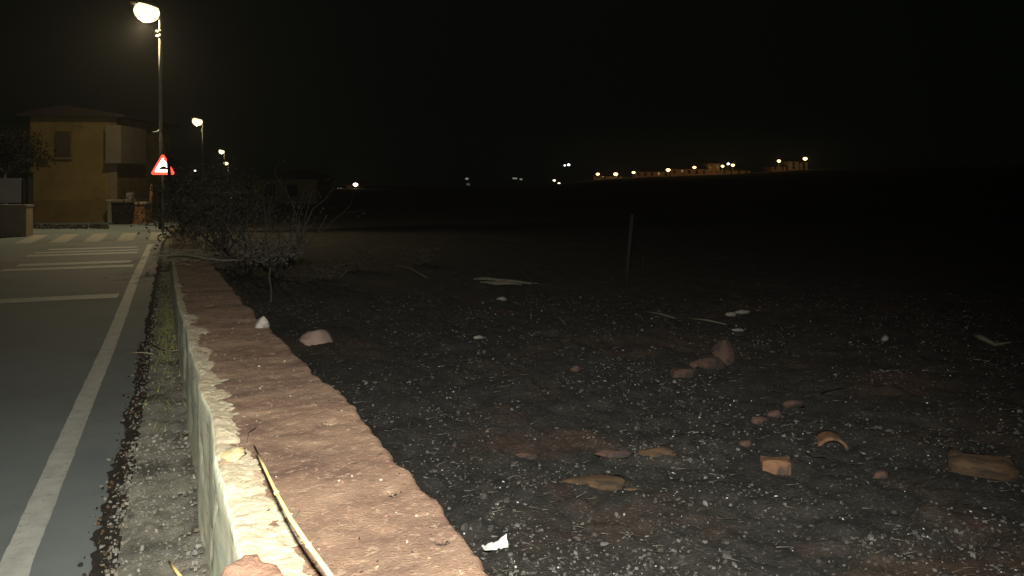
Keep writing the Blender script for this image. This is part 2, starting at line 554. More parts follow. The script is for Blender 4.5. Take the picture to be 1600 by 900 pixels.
lump.location = (c.x, c.y, top_z(c.x, c.y) + .004)
lump['label'] = 'ochre lump of mortar on the crumbling edge'
for o in (core, rend, stone, lump):
    o.parent = wall
    o.matrix_parent_inverse = Matrix.Translation((-.4, -3, 0))

# mortar crumbs and grit scattered over the wall top
def chip(m, p, s, mi=0, flat=.5):
    a = random.uniform(0, 6.28)
    n = random.choice((4, 5, 5))
    el = random.uniform(.3, .9); th = random.uniform(0, 3.14)
    ct, st = math.cos(th), math.sin(th)
    tx, ty = random.uniform(-.25, .25), random.uniform(-.25, .25)
    lo, hi = [], []
    for k in range(n):
        t = a + k * 6.283 / n + random.uniform(-.35, .35)
        r = s * random.uniform(.35, .62)
        x, y = math.cos(t) * r, math.sin(t) * r * el
        x, y = x * ct - y * st, x * st + y * ct
        zz = x * tx + y * ty
        lo.append(p + Vector((x, y, zz - .15 * s)))
        hi.append(p + Vector((x * .75, y * .75, zz + s * flat * random.uniform(.4, .8))))
    fs = [tuple(range(n, 2 * n))] + [(k, (k + 1) % n, n + (k + 1) % n, n + k) for k in range(n)]
    m.add(lo + hi, fs, mi)
m = MB()
for _ in range(1500):
    y = random.uniform(1.2, 14) ** 1
    q = random.random() ** 1.5
    xl = left_x(y)
    x = xl + .05 + (interp(TOPR, y) - xl - .08) * q
    chip(m, Vector((x, y, top_z(x, y))), random.choice((.004, .005, .006, .008, .013)), random.choice((0, 2, 2, 1, 2)), .3)
for (cx, cy, r, dp) in PITS:  # dark chips packed into the pits stand in for the shade there
    for _ in range(46):
        x, y = cx + random.gauss(0, r * .42), cy + random.gauss(0, r * .36)
        chip(m, Vector((x, y, top_z(x, y))), random.uniform(.005, .012), 3, .12)
for _ in range(160):
    y = random.uniform(1.6, 9); x = left_x(y) + random.uniform(.2, .54)
    chip(m, Vector((x, y, top_z(x, y))), random.uniform(.004, .011), 3, .3)
tag(m.build('wall_grit_and_pit_shade', [M['wash'], M['stone_red'], M['straw'], M['soil']]), kind='stuff')

# ================================================================ LOOSE MATTER
m = MB()
for _ in range(3800):
    y = random.uniform(1.8, 5.5) if random.random() < .6 else random.uniform(3, 15)
    a, b = interp(SHOULDER, y), interp(BASE, y)
    q = random.random() ** 1.4
    x = a - .02 + (b - a) * q
    chip(m, Vector((x, y, gut_z(x, y, q) - .001)), random.choice((.006, .008, .010, .013, .018, .024)) , random.choice((0, 1, 1, 2, 2, 3, 3)), .6)
tag(m.build('gutter_gravel', [M['limestone'], M['ash_g'], M['gutter'], M['straw']]), kind='stuff')
m = MB()
for _ in range(800):
    y = random.uniform(2.2, 9)
    x = interp(SHOULDER, y) + random.gauss(-.02, .035)
    chip(m, Vector((x, y, .012)), random.choice((.008, .012, .016, .022)), random.choice((0, 0, 1, 2)), .5)
tag(m.build('leaf_litter', [M['soil'], M['gutter'], M['brown_leaf']]), kind='stuff')
m = MB()
for _ in range(700):
    cy = random.gauss(9.6, 1.5)
    q = min(1, max(.1, random.gauss(.62, .22)))
    a, b = interp(SHOULDER, cy), interp(BASE, cy)
    x = a + (b - a) * q
    p = Vector((x, cy, gut_z(x, cy, q) - .005))
    h = random.uniform(.015, .06)
    t = random.uniform(0, 6.28)
    d = Vector((math.cos(t), math.sin(t), 0))
    tip = p + d * h * .8 + Vector((0, 0, h))
    s = d.cross(Vector((0, 0, 1))) * .006
    m.add([p - s, p + s, tip, p + d * .006], [(0, 1, 2), (1, 3, 2), (3, 0, 2)])
tag(m.build('moss_tufts', M['moss']), kind='stuff')

def in_view(t):
    """a random place on the field about t ahead"""
    u = random.uniform(-.36, .66)
    return Vector((t * (SA + u * CA), t * (CA - u * SA), 0))
def clump(p): return fbm(p.x * .9, p.y * .9, 11, 3)
m = MB()
cnt = 0
while cnt < 12500:
    t = 3.0 + 9.5 * random.random() ** 1.6
    p = in_view(t)
    if p.x < .85: continue
    if random.random() > .45 + 1.15 * clump(p) + .5 * fbm(p.x * 4, p.y * 4, 3, 2): continue
    p.z = field_z(p.x, p.y)
    r = random.random()
    s = .006 + .010 * random.random() ** 2 + (.018 * random.random() if r < .05 else 0)
    mi = 0 if random.random() < .055 else (1 if random.random() < .45 else (2 if random.random() < .4 else 3))
    if mi in (1, 2): s *= 1.7
    if mi == 3: s *= 2.2
    chip(m, p, s, mi, .25 if random.random() < .6 else .55)
    cnt += 1
tag(m.build('ash_flakes', [M['ash_w'], M['ash_g'], M['ash_b'], M['ash_d']]), kind='stuff')
m = MB()
cnt = 0
while cnt < 4200:
    t = 3.2 + 11 * random.random() ** 1.1
    p = in_view(t)
    if p.x < .9: continue
    p.z = field_z(p.x, p.y) + .004
    L_ = random.uniform(.02, .09); a = random.gauss(-.35, .6)
    d = Vector((math.cos(a), math.sin(a), random.uniform(-.08, .22)))
    s = Vector((-d.y, d.x, 0)) * random.uniform(.001, .0022)
    q = p + d * L_ * .5 + Vector((0, 0, random.uniform(0, .01)))
    e = p + d * L_
    up = Vector((0, 0, .004))
    m.add([p - s, p + s, p + up, e], [(0, 1, 3), (1, 2, 3), (2, 0, 3), (2, 1, 0)], random.choice((0, 0, 0, 0, 1, 3, 3, 3, 2)))
    cnt += 1
tag(m.build('charred_stubble', [M['ash_b'], M['ash_g'], M['straw'], M['field']]), kind='stuff')

# ================================================================ THINGS ON THE FIELD
def set_on(name, vs_fs, material, px, py, label, cat, rz=0.0, sink=.01, z=FZ, smooth=True, rot=None, group=None):
    p = P(px, py, z)
    m = MB(); m.add(*vs_fs)
    o = m.build(name, material, smooth=smooth)
    o.location = (p.x, p.y, field_z(p.x, p.y) - sink)
    o.rotation_euler = rot or (0, 0, rz)
    return tag(o, label, cat, group)

def brick_mesh(L_, W, H, seed, chipf=.012, wob=.007):
    bm = bmesh.new()
    bmesh.ops.create_cube(bm, size=1)
    bmesh.ops.subdivide_edges(bm, edges=bm.edges[:], cuts=5, use_grid_fill=True)
    for v in bm.verts:
        v.co = Vector((v.co.x * L_, v.co.y * W, v.co.z * H + H / 2))
        d = Vector(v.co) * 14 + Vector((seed * 7, seed, 0))
        k = sum(1 for a, h in ((abs(v.co.x), L_/2), (abs(v.co.y), W/2), (abs(v.co.z - H/2), H/2)) if a > h * .98)
        pull = chipf * (k >= 2) * (.5 + max(0, noise.noise(d) * 1.6))
        v.co -= (Vector(v.co) - Vector((0, 0, H/2))).normalized() * pull
        v.co += Vector((noise.noise(d), noise.noise(d + Vector((9, 0, 0))), noise.noise(d + Vector((0, 9, 0))))) * wob
    out = [tuple(v.co) for v in bm.verts], [tuple(x.index for x in f.verts) for f in bm.faces]
    bm.free()
    return out

def pan_tile(L_, W, H, th=.016, seed=0):
    """a barrel roof tile: half-round shell with thickness"""
    vs, fs = [], []
    n, k = 9, 6
    for j in range(k):
        y = L_ * (j / (k - 1) - .5)
        sc_ = 1 - .12 * j / (k - 1)
        for lay in (1, 0):
            for i in range(n):
                a = math.pi * i / (n - 1)
                r = 1 if lay else 1 - th / (W / 2)
                rag = .012 * noise.noise(Vector((i * .9, seed, j))) * (j in (0, k - 1))
                vs.append((-math.cos(a) * W / 2 * sc_ * r, y + rag, math.sin(a) * H * sc_ * r))
    S = 2 * n
    for j in range(k - 1):
        for i in range(n - 1):
            a = j * S + i
            fs.append((a, a + 1, a + S + 1, a + S))
            fs.append((a + n, a + n + S, a + n + S + 1, a + n + 1))
        fs.append((j*S, (j+1)*S, (j+1)*S+n, j*S+n)); fs.append((j*S+n-1, j*S+2*n-1, (j+1)*S+2*n-1, (j+1)*S+n-1))
    for i in range(n - 1):
        fs.append((i, i + n, i + n + 1, i + 1))
        b = (k - 1) * S + i
        fs.append((b, b + 1, b + n + 1, b + n))
    return vs, fs

face = -YAW
set_on('boulder', rock(.40, 3, .16, 3, sq=(1.05, .8, .52)), M['boulder'], 497, 531, 'pinkish rounded boulder lying on black ground just beyond the wall', 'rock', sink=.06)
p = P(411, 508, .52)
o = set_on('limestone_lump', rock(.12, 8, .25, 3, sq=(.9, .9, .95)), M['limestone'], 414, 519, 'small whitish stone on the field edge of the wall top', 'rock', sink=.0)
o.location = P(409, 516, .545)
set_on('brick', brick_mesh(.172, .11, .085, 2), M['brick'], 1212, 730, 'bright orange brick with a clean square end facing out', 'brick', rz=face - .12, sink=.004, smooth=False)
set_on('roof_tile', pan_tile(.22, .20, .075, th=.022, seed=3), M['brick'], 1298, 683, 'curved orange roof tile lying face down with arched open end', 'roof tile', rz=face - .22, sink=.034)
set_on('sandstone_slab', brick_mesh(.36, .2, .12, 12, .05, .013), M['sandstone'], 1532, 735, 'largest brown layered slab near the right edge', 'rock', rot=(.1, .06, face - .38), sink=.03)
set_on('red_rock', rock(.37, 3, .10, 3, sq=(.74, .6, .80)), M['brick2'], 1132, 566, 'dark reddish upright stone with a flat pale stone before it', 'rock', rz=face, sink=.03)
set_on('flat_rock', rock(.36, 22, .2, 3, sq=(1.1, .55, .38)), M['brick2'], 1105, 571, 'flat grey-brown stone leaning at the foot of the reddish upright one', 'rock', rz=face - .2, sink=.02)
set_on('broken_brick', brick_mesh(.2, .12, .09, 5, .02), M['brick2'], 1066, 585, 'dull orange-brown broken brick left of the pair of stones', 'brick', rz=face + .25, sink=.006, smooth=False)
set_on('terracotta_shard', rock(.21, 25, .2, 2, sq=(1.0, .6, .45)), M['brick2'], 1237, 627, 'dark terracotta shard up behind the curved roof tile', 'tile shard', rz=face, sink=.01)
set_on('red_rubble', rock(.14, 26, .25, 2, sq=(1, .8, .6)), M['brick3'], 1212, 645, 'small grey-pink stone just below the dark terracotta shard', 'rubble', sink=.01)
set_on('red_rubble', rock(.12, 27, .25, 2, sq=(1, .8, .7)), M['brick3'], 899, 583, 'small reddish stone alone in the middle of the field', 'rubble', sink=.008)
set_on('red_rubble', rock(.115, 28, .25, 2, sq=(1.1, .8, .55)), M['brick3'], 1166, 690, 'pink rubble piece up and left of the orange brick', 'rubble', sink=.01)
set_on('red_rubble', rock(.12, 29, .25, 2, sq=(1, .8, .6)), M['brick3'], 1376, 744, 'dusky red stone between the black twig and the brown slab', 'rubble', sink=.01)
set_on('red_rubble', rock(.16, 30, .25, 2, sq=(1.3, .7, .45)), M['brick3'], 1186, 652, 'thin dark red fragment nearly buried, left of the grey-pink stone', 'rubble', sink=.012)
for k, (px, py, s, lab) in enumerate(((940, 752, .34, 'widest flat brown stone half buried in ash near the front'), (958, 712, .2, 'flat reddish stone half buried above the widest one'),
                              (1025, 711, .24, 'long flat reddish stone half buried right of centre'), (822, 712, .15, 'thin brown stone half buried near the wall side'),
                              (990, 757, .12, 'small pale brown stone beside the widest flat one'))):
    set_on('buried_stone', rock(s, 40 + k, .25, 3, sq=(1.15, .6, .30)), M['brick3'] if k % 2 else M['sandstone'], px, py, lab, 'rock', rz=face - .15, sink=.022 * s / .2)

# crumpled paper: a folded sheet with lifted corners
m = MB()
vs, fs = [], []
rp = random.Random(4)
for j in range(9):
    for i in range(13):
        x, y = (i / 12 - .5) * .115, (j / 8 - .5) * .06 * (1 - .5 * i / 12)
        z = .012 + .022 * abs(noise.noise(Vector((x * 40, y * 50, 2)))) + .05 * (i / 12) ** 2 * (j / 8)
        vs.append((x + .01 * noise.noise(Vector((y * 60, x * 20, 1))), y, z))
for j in range(8):
    for i in range(12): a = j * 13 + i; fs.append((a, a + 1, a + 14, a + 13))
pap = set_on('crumpled_paper', (vs, fs), M['paper'], 774, 869, 'crumpled white scrap of paper on the ash beside the wall', 'paper', rz=face + .25, sink=.0)
sol = pap.modifiers.new('thickness', 'SOLIDIFY'); sol.thickness = .0015

# heap of pale burnt sticks
p = P(782, 444, FZ)
heap = tag(empty('stick_heap', (p.x, p.y, field_z(p.x, p.y)), face), 'long pale heap of ashen sticks lying across the dark field', 'stick heap')
rs = random.Random(11)
for k in range(6):
    x0 = rs.uniform(-.55, -.1); L_ = rs.uniform(.4, .75); tilt = -.1 + rs.uniform(-.12, .1)
    pts = [(x0 + L_ * q, -.15 * q * rs.uniform(.5, 1.4) + rs.uniform(-.02, .02) - .1 * (x0 + L_ * q) + .05 * (k - 2.5), .03 + .012 * k * (1 - abs(q - .5)) - .02 * q + .01 * rs.random()) for q in (0, .25, .5, .75, 1)]
    m = MB(); m.tube(pts, [.016, .022, .024, .018, .008], 6); m.build('stick', M['deadwood'], heap, True)
set_on('white_stone', rock(.15, 50, .2, 2, sq=(1.2, .7, .5)), M['limestone'], 785, 469, 'small white stone in front of the pale stick heap', 'rock', rz=face, sink=.006)
set_on('ash_clod', rock(.15, 51, .25, 2, sq=(1.2, .6, .45)), M['limestone'], 1142, 492, 'whitish clod, left of two side by side far across the field', 'clod', rz=face, sink=.0)
set_on('ash_clod', rock(.18, 52, .25, 2, sq=(1.3, .6, .4)), M['limestone'], 1158, 491, 'whitish clod, right of two side by side far across the field', 'clod', rz=face, sink=.0)
set_on('ash_clod', rock(.14, 53, .25, 2, sq=(1.6, .5, .3)), M['limestone'], 1153, 516, 'thin pale clod just nearer than the two whitish ones', 'clod', rz=face - .3, sink=.0)
set_on('ash_clod', rock(.09, 54, .2, 2), M['limestone'], 1383, 534, 'tiny lone pale clod on the dark right of the field', 'clod', sink=.0)
set_on('ash_clod', rock(.11, 57, .2, 2, sq=(1.3, .6, .4)), M['limestone'], 748, 533, 'small pale clod right of the pinkish boulder', 'clod', sink=.0)

def stick(name, pts, r, material, label, cat, seg=6, group=None):
    base = Vector(pts[0])
    m = MB(); m.tube([Vector(p) - base for p in pts], r, seg)
    o = m.build(name, material, smooth=True)
    o.location = base
    return tag(o, label, cat, group)
def ground_pts(pix, lift=.012):
    out = []
    for i, (x, y) in enumerate(pix):
        p = P(x, y, FZ)
        out.append((p.x, p.y, field_z(p.x, p.y) + (lift[i] if isinstance(lift, (list, tuple)) else lift)))
    return out
stick('dead_branch', ground_pts([(1524, 533), (1535, 537), (1555, 540), (1580, 542)], [.05, .05, .03, .02]), [.035, .03, .02, .01], M['deadwood'],
      'pale dead branch lying far off at the right edge of the field', 'branch')
stick('dead_branch', ground_pts([(1512, 563), (1530, 566), (1545, 570)]), [.010, .010, .005], M['deadwood'], 'thin faint twig below the pale branch at the right edge', 'branch')
stick('burnt_twig', ground_pts([(1260, 709), (1272, 714), (1288, 716), (1304, 722)], [.02, .03, .025, .015]), [.006, .007, .006, .003], M['ash_b'],
      'black crooked twig right of the orange brick', 'twig')
stick('burnt_twig', ground_pts([(1270, 731), (1292, 738), (1310, 742), (1336, 746)], .012), [.006, .007, .006, .003], M['ash_b'],
      'black straight twig just below the crooked one', 'twig')
stick('burnt_twig', ground_pts([(1255, 618), (1285, 613), (1318, 609)], .02), [.008, .008, .004], M['ash_b'], 'black twig behind the curved roof tile', 'twig')
stick('leaning_stick', [D(799, 402, 15.0), D(815, 425, 14.2), D(842, 452, 13.0), D(866, 487, 10.9), Vector(ground_pts([(884, 512)])[0])], [.005, .006, .007, .007, .008], M['bark'],
      'long thin faint stick leaning from the ash up into the dark', 'stick')
stick('dead_branch', ground_pts([(618, 420), (642, 426), (668, 435)], [.1, .08, .03]), [.012, .014, .008], M['deadwood'], 'short faint branch left of the pale stick heap', 'branch')
stick('dead_branch', ground_pts([(1005, 484), (1030, 489), (1055, 496)], .015), [.010, .012, .006], M['deadwood'], 'faint branch on the ground left of the whitish clods', 'branch')
stick('dead_branch', ground_pts([(1075, 497), (1105, 502), (1135, 508)], .012), [.012, .012, .006], M['deadwood'], 'second faint branch just under the whitish clods', 'branch')
# stakes
for (px, yb, yt, xt, r, lab) in ((978, 445, 335, 988, .034, 'tall weathered fence stake standing alone in the dark field'), (1003, 420, 400, 1006, .02, 'short faint stake right of the tall fence stake')):
    b = P(px, yb, FZ); t = b.x * SA + b.y * CA
    top = D(xt, yt, t)
    stick('fence_stake', [(b.x, b.y, FZ - .05), tuple((Vector((b.x, b.y, FZ)) + top) / 2), tuple(top)], [r, r, r * .85], M['post'], lab, 'stake', 7)

# yellow cane on the wall
pc = [P(397, 697, .775), P(413, 730, .79), P(432, 770, .80), P(455, 812, .80), P(482, 852, .79), P(512, 893, .77), P(560, 965, .71), P(590, 1010, .655)]
cane = stick('cane', [tuple(p) for p in pc], [.0028, .0042, .0044, .0054, .0056, .0054, .005, .005], M['cane'], 'dry yellow cane lying slantwise on the near top of the wall', 'cane', 8)
for k in (2, 4):
    m = MB(); b = pc[k] - pc[0]; d = (pc[k+1] - pc[k-1]).normalized()
    m.tube([b - d * .006, b - d*.002, b + d*.002, b + d * .006], [.0045, .0072, .0072, .0045], 8); m.build('cane_node', M['cane'], cane, True)
for k, off in ((1, (.012, .03, .012)), (3, (.022, .012, .014)), (4, (.025, .008, .01))):
    m = MB(); b = pc[k] - pc[0]; m.tube([b, b + Vector(off) * .6, b + Vector(off)], [.0022, .0018, .001], 5); m.build('side_shoot', M['bark'], cane, True)
pz = [P(385, 690, .70), P(388, 676, .705), P(400, 668, .70)]
stick('dry_tendril', [tuple(p) for p in pz], [.002, .002, .001], M['bark'], 'thin grey tendril curling at the far tip of the yellow cane', 'tendril', 5)
pk = [P(264, 877, .05), P(274, 890, .06), P(292, 915, .05)]
stick('cane_stub', [tuple(p) for p in pk], [.004, .007, .007], M['cane'], 'short yellow stalk in the gutter at the foot of the wall', 'stalk', 7)
stick('pale_twig', [tuple(P(237, 539, .05)), tuple(P(254, 544, .06)), tuple(P(266, 549, .05)), tuple(P(278, 547, .10))], [.006, .007, .006, .003], M['twig'],
      'pale bent twig lying across the gutter against the wall', 'twig', 6)
stick('pale_twig', [tuple(P(196, 552, .02)), tuple(P(212, 551, .03)), tuple(P(226, 551, .04)), tuple(P(240, 553, .03))], [.003, .005, .006, .004], M['twig'],
      'pale forked twig at the tarmac edge left of the gutter twig', 'twig', 6)

# ================================================================ PLANTS
def leaf(m, p, s, mi=0):
    d = Vector((random.gauss(0, 1), random.gauss(0, 1), random.gauss(0, .7))).normalized()
    a = d.orthogonal().normalized()
    a = Matrix.Rotation(random.uniform(0, 6.28), 3, d) @ a
    b = d.cross(a)
    m.add([p - a * s * .5, p + b * s * .28 + d * s * .05, p + a * s * .5, p - b * s * .28 + d * s * .05], [(0, 1, 2), (0, 2, 3)], mi)

def branchy(base, n, h, spread, r0, lean=(0, 0), depth=3, rng=None):
    """list of (points, radii, level) for a shrub or tree skeleton, and its tips"""
    out, tips = [], []
    rng = rng or random
    def grow(p, d, L_, r, lev):
        pts, rad = [p.copy()], [r]
        q, dd = p.copy(), d.copy()
        k = 4
        for i in range(k):
            dd = (dd + Vector((rng.gauss(0, .16), rng.gauss(0, .16), rng.gauss(.05, .12)))).normalized()
            q = q + dd * L_ / k
            pts.append(q.copy()); rad.append(r * (1 - .5 * (i + 1) / k))
            if lev > 0 and i >= 1 and rng.random() < .8:
                s = Vector((rng.gauss(0, 1), rng.gauss(0, 1), rng.gauss(.3, .5))).normalized()
                grow(q, (dd * .65 + s * .7).normalized(), L_ * rng.uniform(.4, .6), rad[-1] * .65, lev - 1)
        out.append((pts, rad, lev)); tips.append(q.copy()); tips.append((pts[2] + q) / 2)
    for k in range(n):
        a = 2 * math.pi * (k + rng.random() * .7) / n
        d = Vector((math.cos(a) * spread + lean[0], math.sin(a) * spread + lean[1], 1)).normalized()
        grow(Vector(base) + Vector((math.cos(a), math.sin(a), 0)) * r0 * 1.5, d, h * rng.uniform(.75, 1.05), r0 * rng.uniform(.7, 1.1), depth)
    return out, tips

def plant(name, px, py, t, n, h, spread, r0, leaves, lsize, lmat, bmat, label, cat, seed, puff=.14, lean=(0, 0), depth=2, group=None, z=FZ, trunk=None):
    rng = random.Random(seed)
    random.seed(seed)
    g = D(px, py, t)
    root = tag(empty(name, (g.x, g.y, z)), label, cat, group)
    b0 = Vector((0, 0, 0))
    if trunk:
        m = MB(); m.tube([(0, 0, -.1), (.02 * trunk, .01, trunk * .35), (-.03 * trunk, .03, trunk * .7), (0, 0, trunk)], [r0 * 2.1, r0 * 1.7, r0 * 1.5, r0 * 1.4], 8)
        m.build('trunk', bmat, root, True); b0 = Vector((0, 0, trunk - r0))
    br, tips = branchy(b0, n, h, spread, r0, lean, depth, rng)
    stems = [b for b in br if b[2] == depth]
    for pts, rad, lev in stems:
        m = MB(); m.tube(pts, rad, 6); m.build('limb' if trunk else 'stem', bmat, root, True)
    m = MB()
    for pts, rad, lev in br:
        if lev < depth: m.tube(pts, [max(.002, r) for r in rad], 4)
    tag(m.build('twigs', bmat, root), kind='stuff')
    if leaves:
        m = MB()
        for _ in range(leaves):
            c_ = rng.choice(tips)
            q = c_ + Vector((rng.gauss(0, puff), rng.gauss(0, puff), rng.gauss(0, puff * .7)))
            if q.z < .02: continue
            leaf(m, q, lsize * rng.uniform(.6, 1.5))
        tag(m.build('crown' if trunk else 'foliage', lmat, root), kind='stuff')
    return root

plant('scorched_shrub', 322, 400, 16.5, 11, 1.25, .6, .024, 1700, .06, M['leaf_dry'], M['bark'], 'dense dark scorched shrub spilling over the far wall top under the warning sign', 'shrub', 31, .17, depth=3)
plant('scorched_shrub', 350, 400, 19.5, 10, 1.45, .6, .024, 1700, .065, M['leaf_dark'], M['bark'], 'dark bushy shrub behind the scorched one, under the distant lamps', 'shrub', 32, .2, depth=3)
plant('scorched_shrub', 288, 390, 21, 6, 1.05, .22, .02, 1600, .06, M['leaf_dark'], M['bark'], 'narrow dark shrub at the far road end of the wall', 'shrub', 36, .16, z=0)
plant('burnt_shrub', 432, 400, 14.5, 11, 1.45, .8, .024, 200, .04, M['leaf_dry'], M['bark_pale'], 'bare burnt shrub with a fan of upright grey stems', 'shrub', 33, .15, depth=2)
plant('burnt_shrub', 385, 400, 15.2, 9, 1.3, .9, .02, 400, .05, M['leaf_dry'], M['bark_pale'], 'half bare burnt shrub between the dense shrub and the grey fan of stems', 'shrub', 34, .14, depth=2)
# little greyed sapling
g = P(423, 476, FZ)
plant('burnt_sapling', 423, 476, g.x * SA + g.y * CA, 8, .34, 1.9, .009, 520, .05, M['leaf_grey'], M['bark_pale'], 'small burnt sapling with a greyed ragged crown on one thin trunk', 'sapling', 35, .085, depth=2, trunk=.55)
# low greyed scrub on the field behind
for k, (px, py, t, h, lab) in enumerate(((505, 425, 14.5, .25, 'low greyed scrub right of the burnt sapling'), (560, 415, 16, .3, 'low greyed scrub midway between sapling and stick heap'),
                                    (655, 418, 17, .3, 'low greyed scrub just left of the pale stick heap'))):
    plant('low_scrub', px, py, t, 10, h, 1.6, .008, 420, .045, M['leaf_dry'], M['bark'], lab, 'scrub', 60 + k, .09, depth=1, group='low greyed scrub on the field')

# dry branches draped over the wall
tw = [P(262, 402, .50), P(290, 398, .55), P(318, 403, .5), P(345, 407, .48), P(400, 405, .42), P(440, 409, .40)]
stick('draped_branch', [tuple(p) for p in tw], [.008, .012, .014, .014, .012, .006], M['deadwood'], 'long pale branch draped across the far top of the wall', 'branch')
tw = [P(345, 407, .49), P(322, 413, .44), P(300, 421, .44)]
stick('draped_branch', [tuple(p) for p in tw], [.012, .010, .005], M['bark_pale'], 'short side branch hanging off the long draped one', 'branch')
tw = [D(345, 338, 12.6), D(362, 366, 12.4), D(380, 378, 12.2), D(400, 391, 12.0), D(412, 400, 11.9)]
stick('bent_branch', [tuple(p) for p in tw], [.006, .010, .013, .014, .012], M['deadwood'], 'bent pale branch rising left out of the sapling crown', 'branch')
random.seed(77)
c0 = P(283, 396, .48)
m = MB()
for _ in range(420):
    p = c0 + Vector((random.gauss(.05, .22), random.gauss(0, .55), 0))
    p.z = interp(TOPZ, p.y) + random.uniform(0, .09)
    a = random.uniform(0, 6.28); L_ = random.uniform(.08, .3)
    e = p + Vector((math.cos(a), math.sin(a), random.uniform(-.2, .3))) * L_
    m.tube([p, (p + e) / 2 + Vector((0, 0, .02)), e], [.003, .0025, .001], 3)
o = m.build('dry_twig_tangle', M['twig'])
tag(o, kind='stuff')

# ================================================================ STREET LAMPS
def street_lamp(loc, h, label, rz=0.0, dark_to=2.6, light=True, s=1.0):
    root = tag(empty('street_lamp', loc, rz), label, 'street lamp', 'street lamps along the road')
    m = MB(); m.tube([(0, 0, -.6), (0, 0, dark_to)], [.075, .07], 10); m.build('pole_base', M['dark_steel'], root, True)  # lower pole section is near black, upper section grey
    m = MB(); m.tube([(0, 0, dark_to), (0, 0, h - .75), (0, 0, h - .45)], [.062, .055, .05], 10); m.build('pole', M['galv'], root, True)
    m = MB(); m.tube([(0, 0, dark_to + .1), (-.1, -.02, dark_to + .02), (-.24, -.02, dark_to)], [.035, .03, .02], 7); m.build('cable_bracket', M['galv'], root, True)
    m = MB(); m.tube([(0, 0, h - .46), (.0, 0, h - .16), (-.06, 0, h - .03), (-.14, 0, h + .03)], [.062, .062, .055, .05], 9); m.build('arm', M['galv'], root, True)
    m = MB()
    for z in (h - .72, h - .56): m.tube([(.03, -.03, z - .03), (-.02, -.09, z), (-.13, -.05, z + .05)], [.03, .05, .03], 7)
    m.build('clamp', M['galv'], root, True)
    # tilted head: canopy above, lit bowl below
    hd = empty('lamp_head', (-.05, 0, h + .0)); hd.parent = root; hd.rotation_euler = (0, R(14), 0)
    m = MB(); m.ball((-.38, 0, .205), .33, 18, 0, (1.0, .72, .35), 0, 90); m.build('canopy', M['housing'], hd, True)
    m = MB(); m.ball((-.84, 0, .16), .07, 10, 0, (1.5, .9, .9)); m.build('end_knob', M['housing'], hd, True)
    m = MB(); m.ball((-.38, 0, .0), .40, 20, 0, (1.0, .75, .82), -90, 40); m.build('bowl', M['lens'], hd, True)
    if light:
        l = bpy.data.lights.new('bowl_light', 'POINT'); l.energy = LAMP_W * light * .29; l.color = (1, .80, .46); l.shadow_soft_size = .04
        lo_ = bpy.data.objects.new('bowl_light', l); lo_.location = (-.38, 0, -.39); lo_.parent = hd; col.objects.link(lo_)
        l = bpy.data.lights.new('lamp_light', 'SPOT'); l.energy = LAMP_W * light; l.color = (1, .80, .46); l.shadow_soft_size = .12; l.spot_size = R(148); l.spot_blend = .8
        lo_ = bpy.data.objects.new('lamp_light', l); lo_.rotation_euler = (R(-20), 0, 0); lo_.location = (-.38, 0, -.44); lo_.parent = hd; col.objects.link(lo_)
    return root
T1 = 27.0
b = D(251, 300, T1); top = D(251, 27, T1)
street_lamp((b.x, b.y, 0), top.z + .05, 'nearest tall street lamp, glowing brightest at the roadside behind the warning sign', dark_to=CAM_H + (HOR - 207) / F_PX * T1)
for (px, py, t, lab) in ((317, 192, 66, 'second street lamp along the road, half the height of the nearest'), (351, 238, 118, 'third street lamp, small, left and above the farthest one'),
                         (357, 256, 150, 'farthest and lowest street lamp of the receding row')):
    b = D(px, 300, t); top = D(px, py, t)
    street_lamp((b.x, b.y, -.5), top.z + .5, lab, dark_to=2.0, light=.10)

# ================================================================ WARNING SIGN
TS = 24.0
sc_ = TS / F_PX
g = D(254.5, 300, TS)
sign = tag(empty('warning_sign', (g.x, g.y, 0), math.atan2(-g.x, g.y) * -1), 'red bordered white triangular warning sign with a black hump, above the shrubs', 'road sign')
zc = CAM_H + (HOR - 258) * sc_
S = 33 * sc_
def tri(S_, cz, r):
    pts = []
    hh = S_ * .95
    for (cx, cz_, a0) in ((-S_/2 + r, cz - hh * .45 + r * .7, 210), (S_/2 - r, cz - hh * .45 + r * .7, 330), (0, cz + hh * .55 - r * 1.4, 90)):
        for k in range(-3, 4): pts.append((cx + r * math.cos(R(a0 + k * 20)), cz_ + r * math.sin(R(a0 + k * 20))))
    return pts
m = MB(); m.prism(tri(S, zc, .05), 0, .02); m.build('backing_plate', M['sign_back'], sign)
m = MB(); m.prism(tri(S, zc, .05), -.006, -.001); m.build('red_border', M['sign_red'], sign)
m = MB(); m.prism(tri(S * .70, zc - .008, .03), -.011, -.0065); m.build('white_field', M['sign_white'], sign)
hz = zc - .145
hump = [(-.17, hz), (.20, hz), (.20, hz + .03)] + [(.15 - .26 * k / 8, hz + .03 + .07 * math.sin(math.pi * k / 8) ** 1.3) for k in range(9)] + [(-.17, hz + .02)]
m = MB(); m.prism([(x * .9, z + .02) for x, z in hump], -.015, -.0115); m.build('hump_symbol', M['sign_black'], sign)
m = MB(); m.tube([(0, .06, -.1), (0, .06, zc + .2)], .03, 9); m.build('post', M['galv'], sign, True)
# the burnt branch that crosses the sign's right side
q = [D(300, 395, 19.5), D(280, 340, 20.5), D(266.5, 300, 21.2), D(264.2, 272, 21.4), D(263, 255, 21.4), D(262.5, 240, 21.4), D(258, 222, 21.3)]
stick('burnt_branch', [tuple(p) for p in q], [.05, .05, .045, .042, .04, .035, .012], M['ash_b'], 'black burnt branch rising in front of the right side of the warning sign', 'branch', 7)

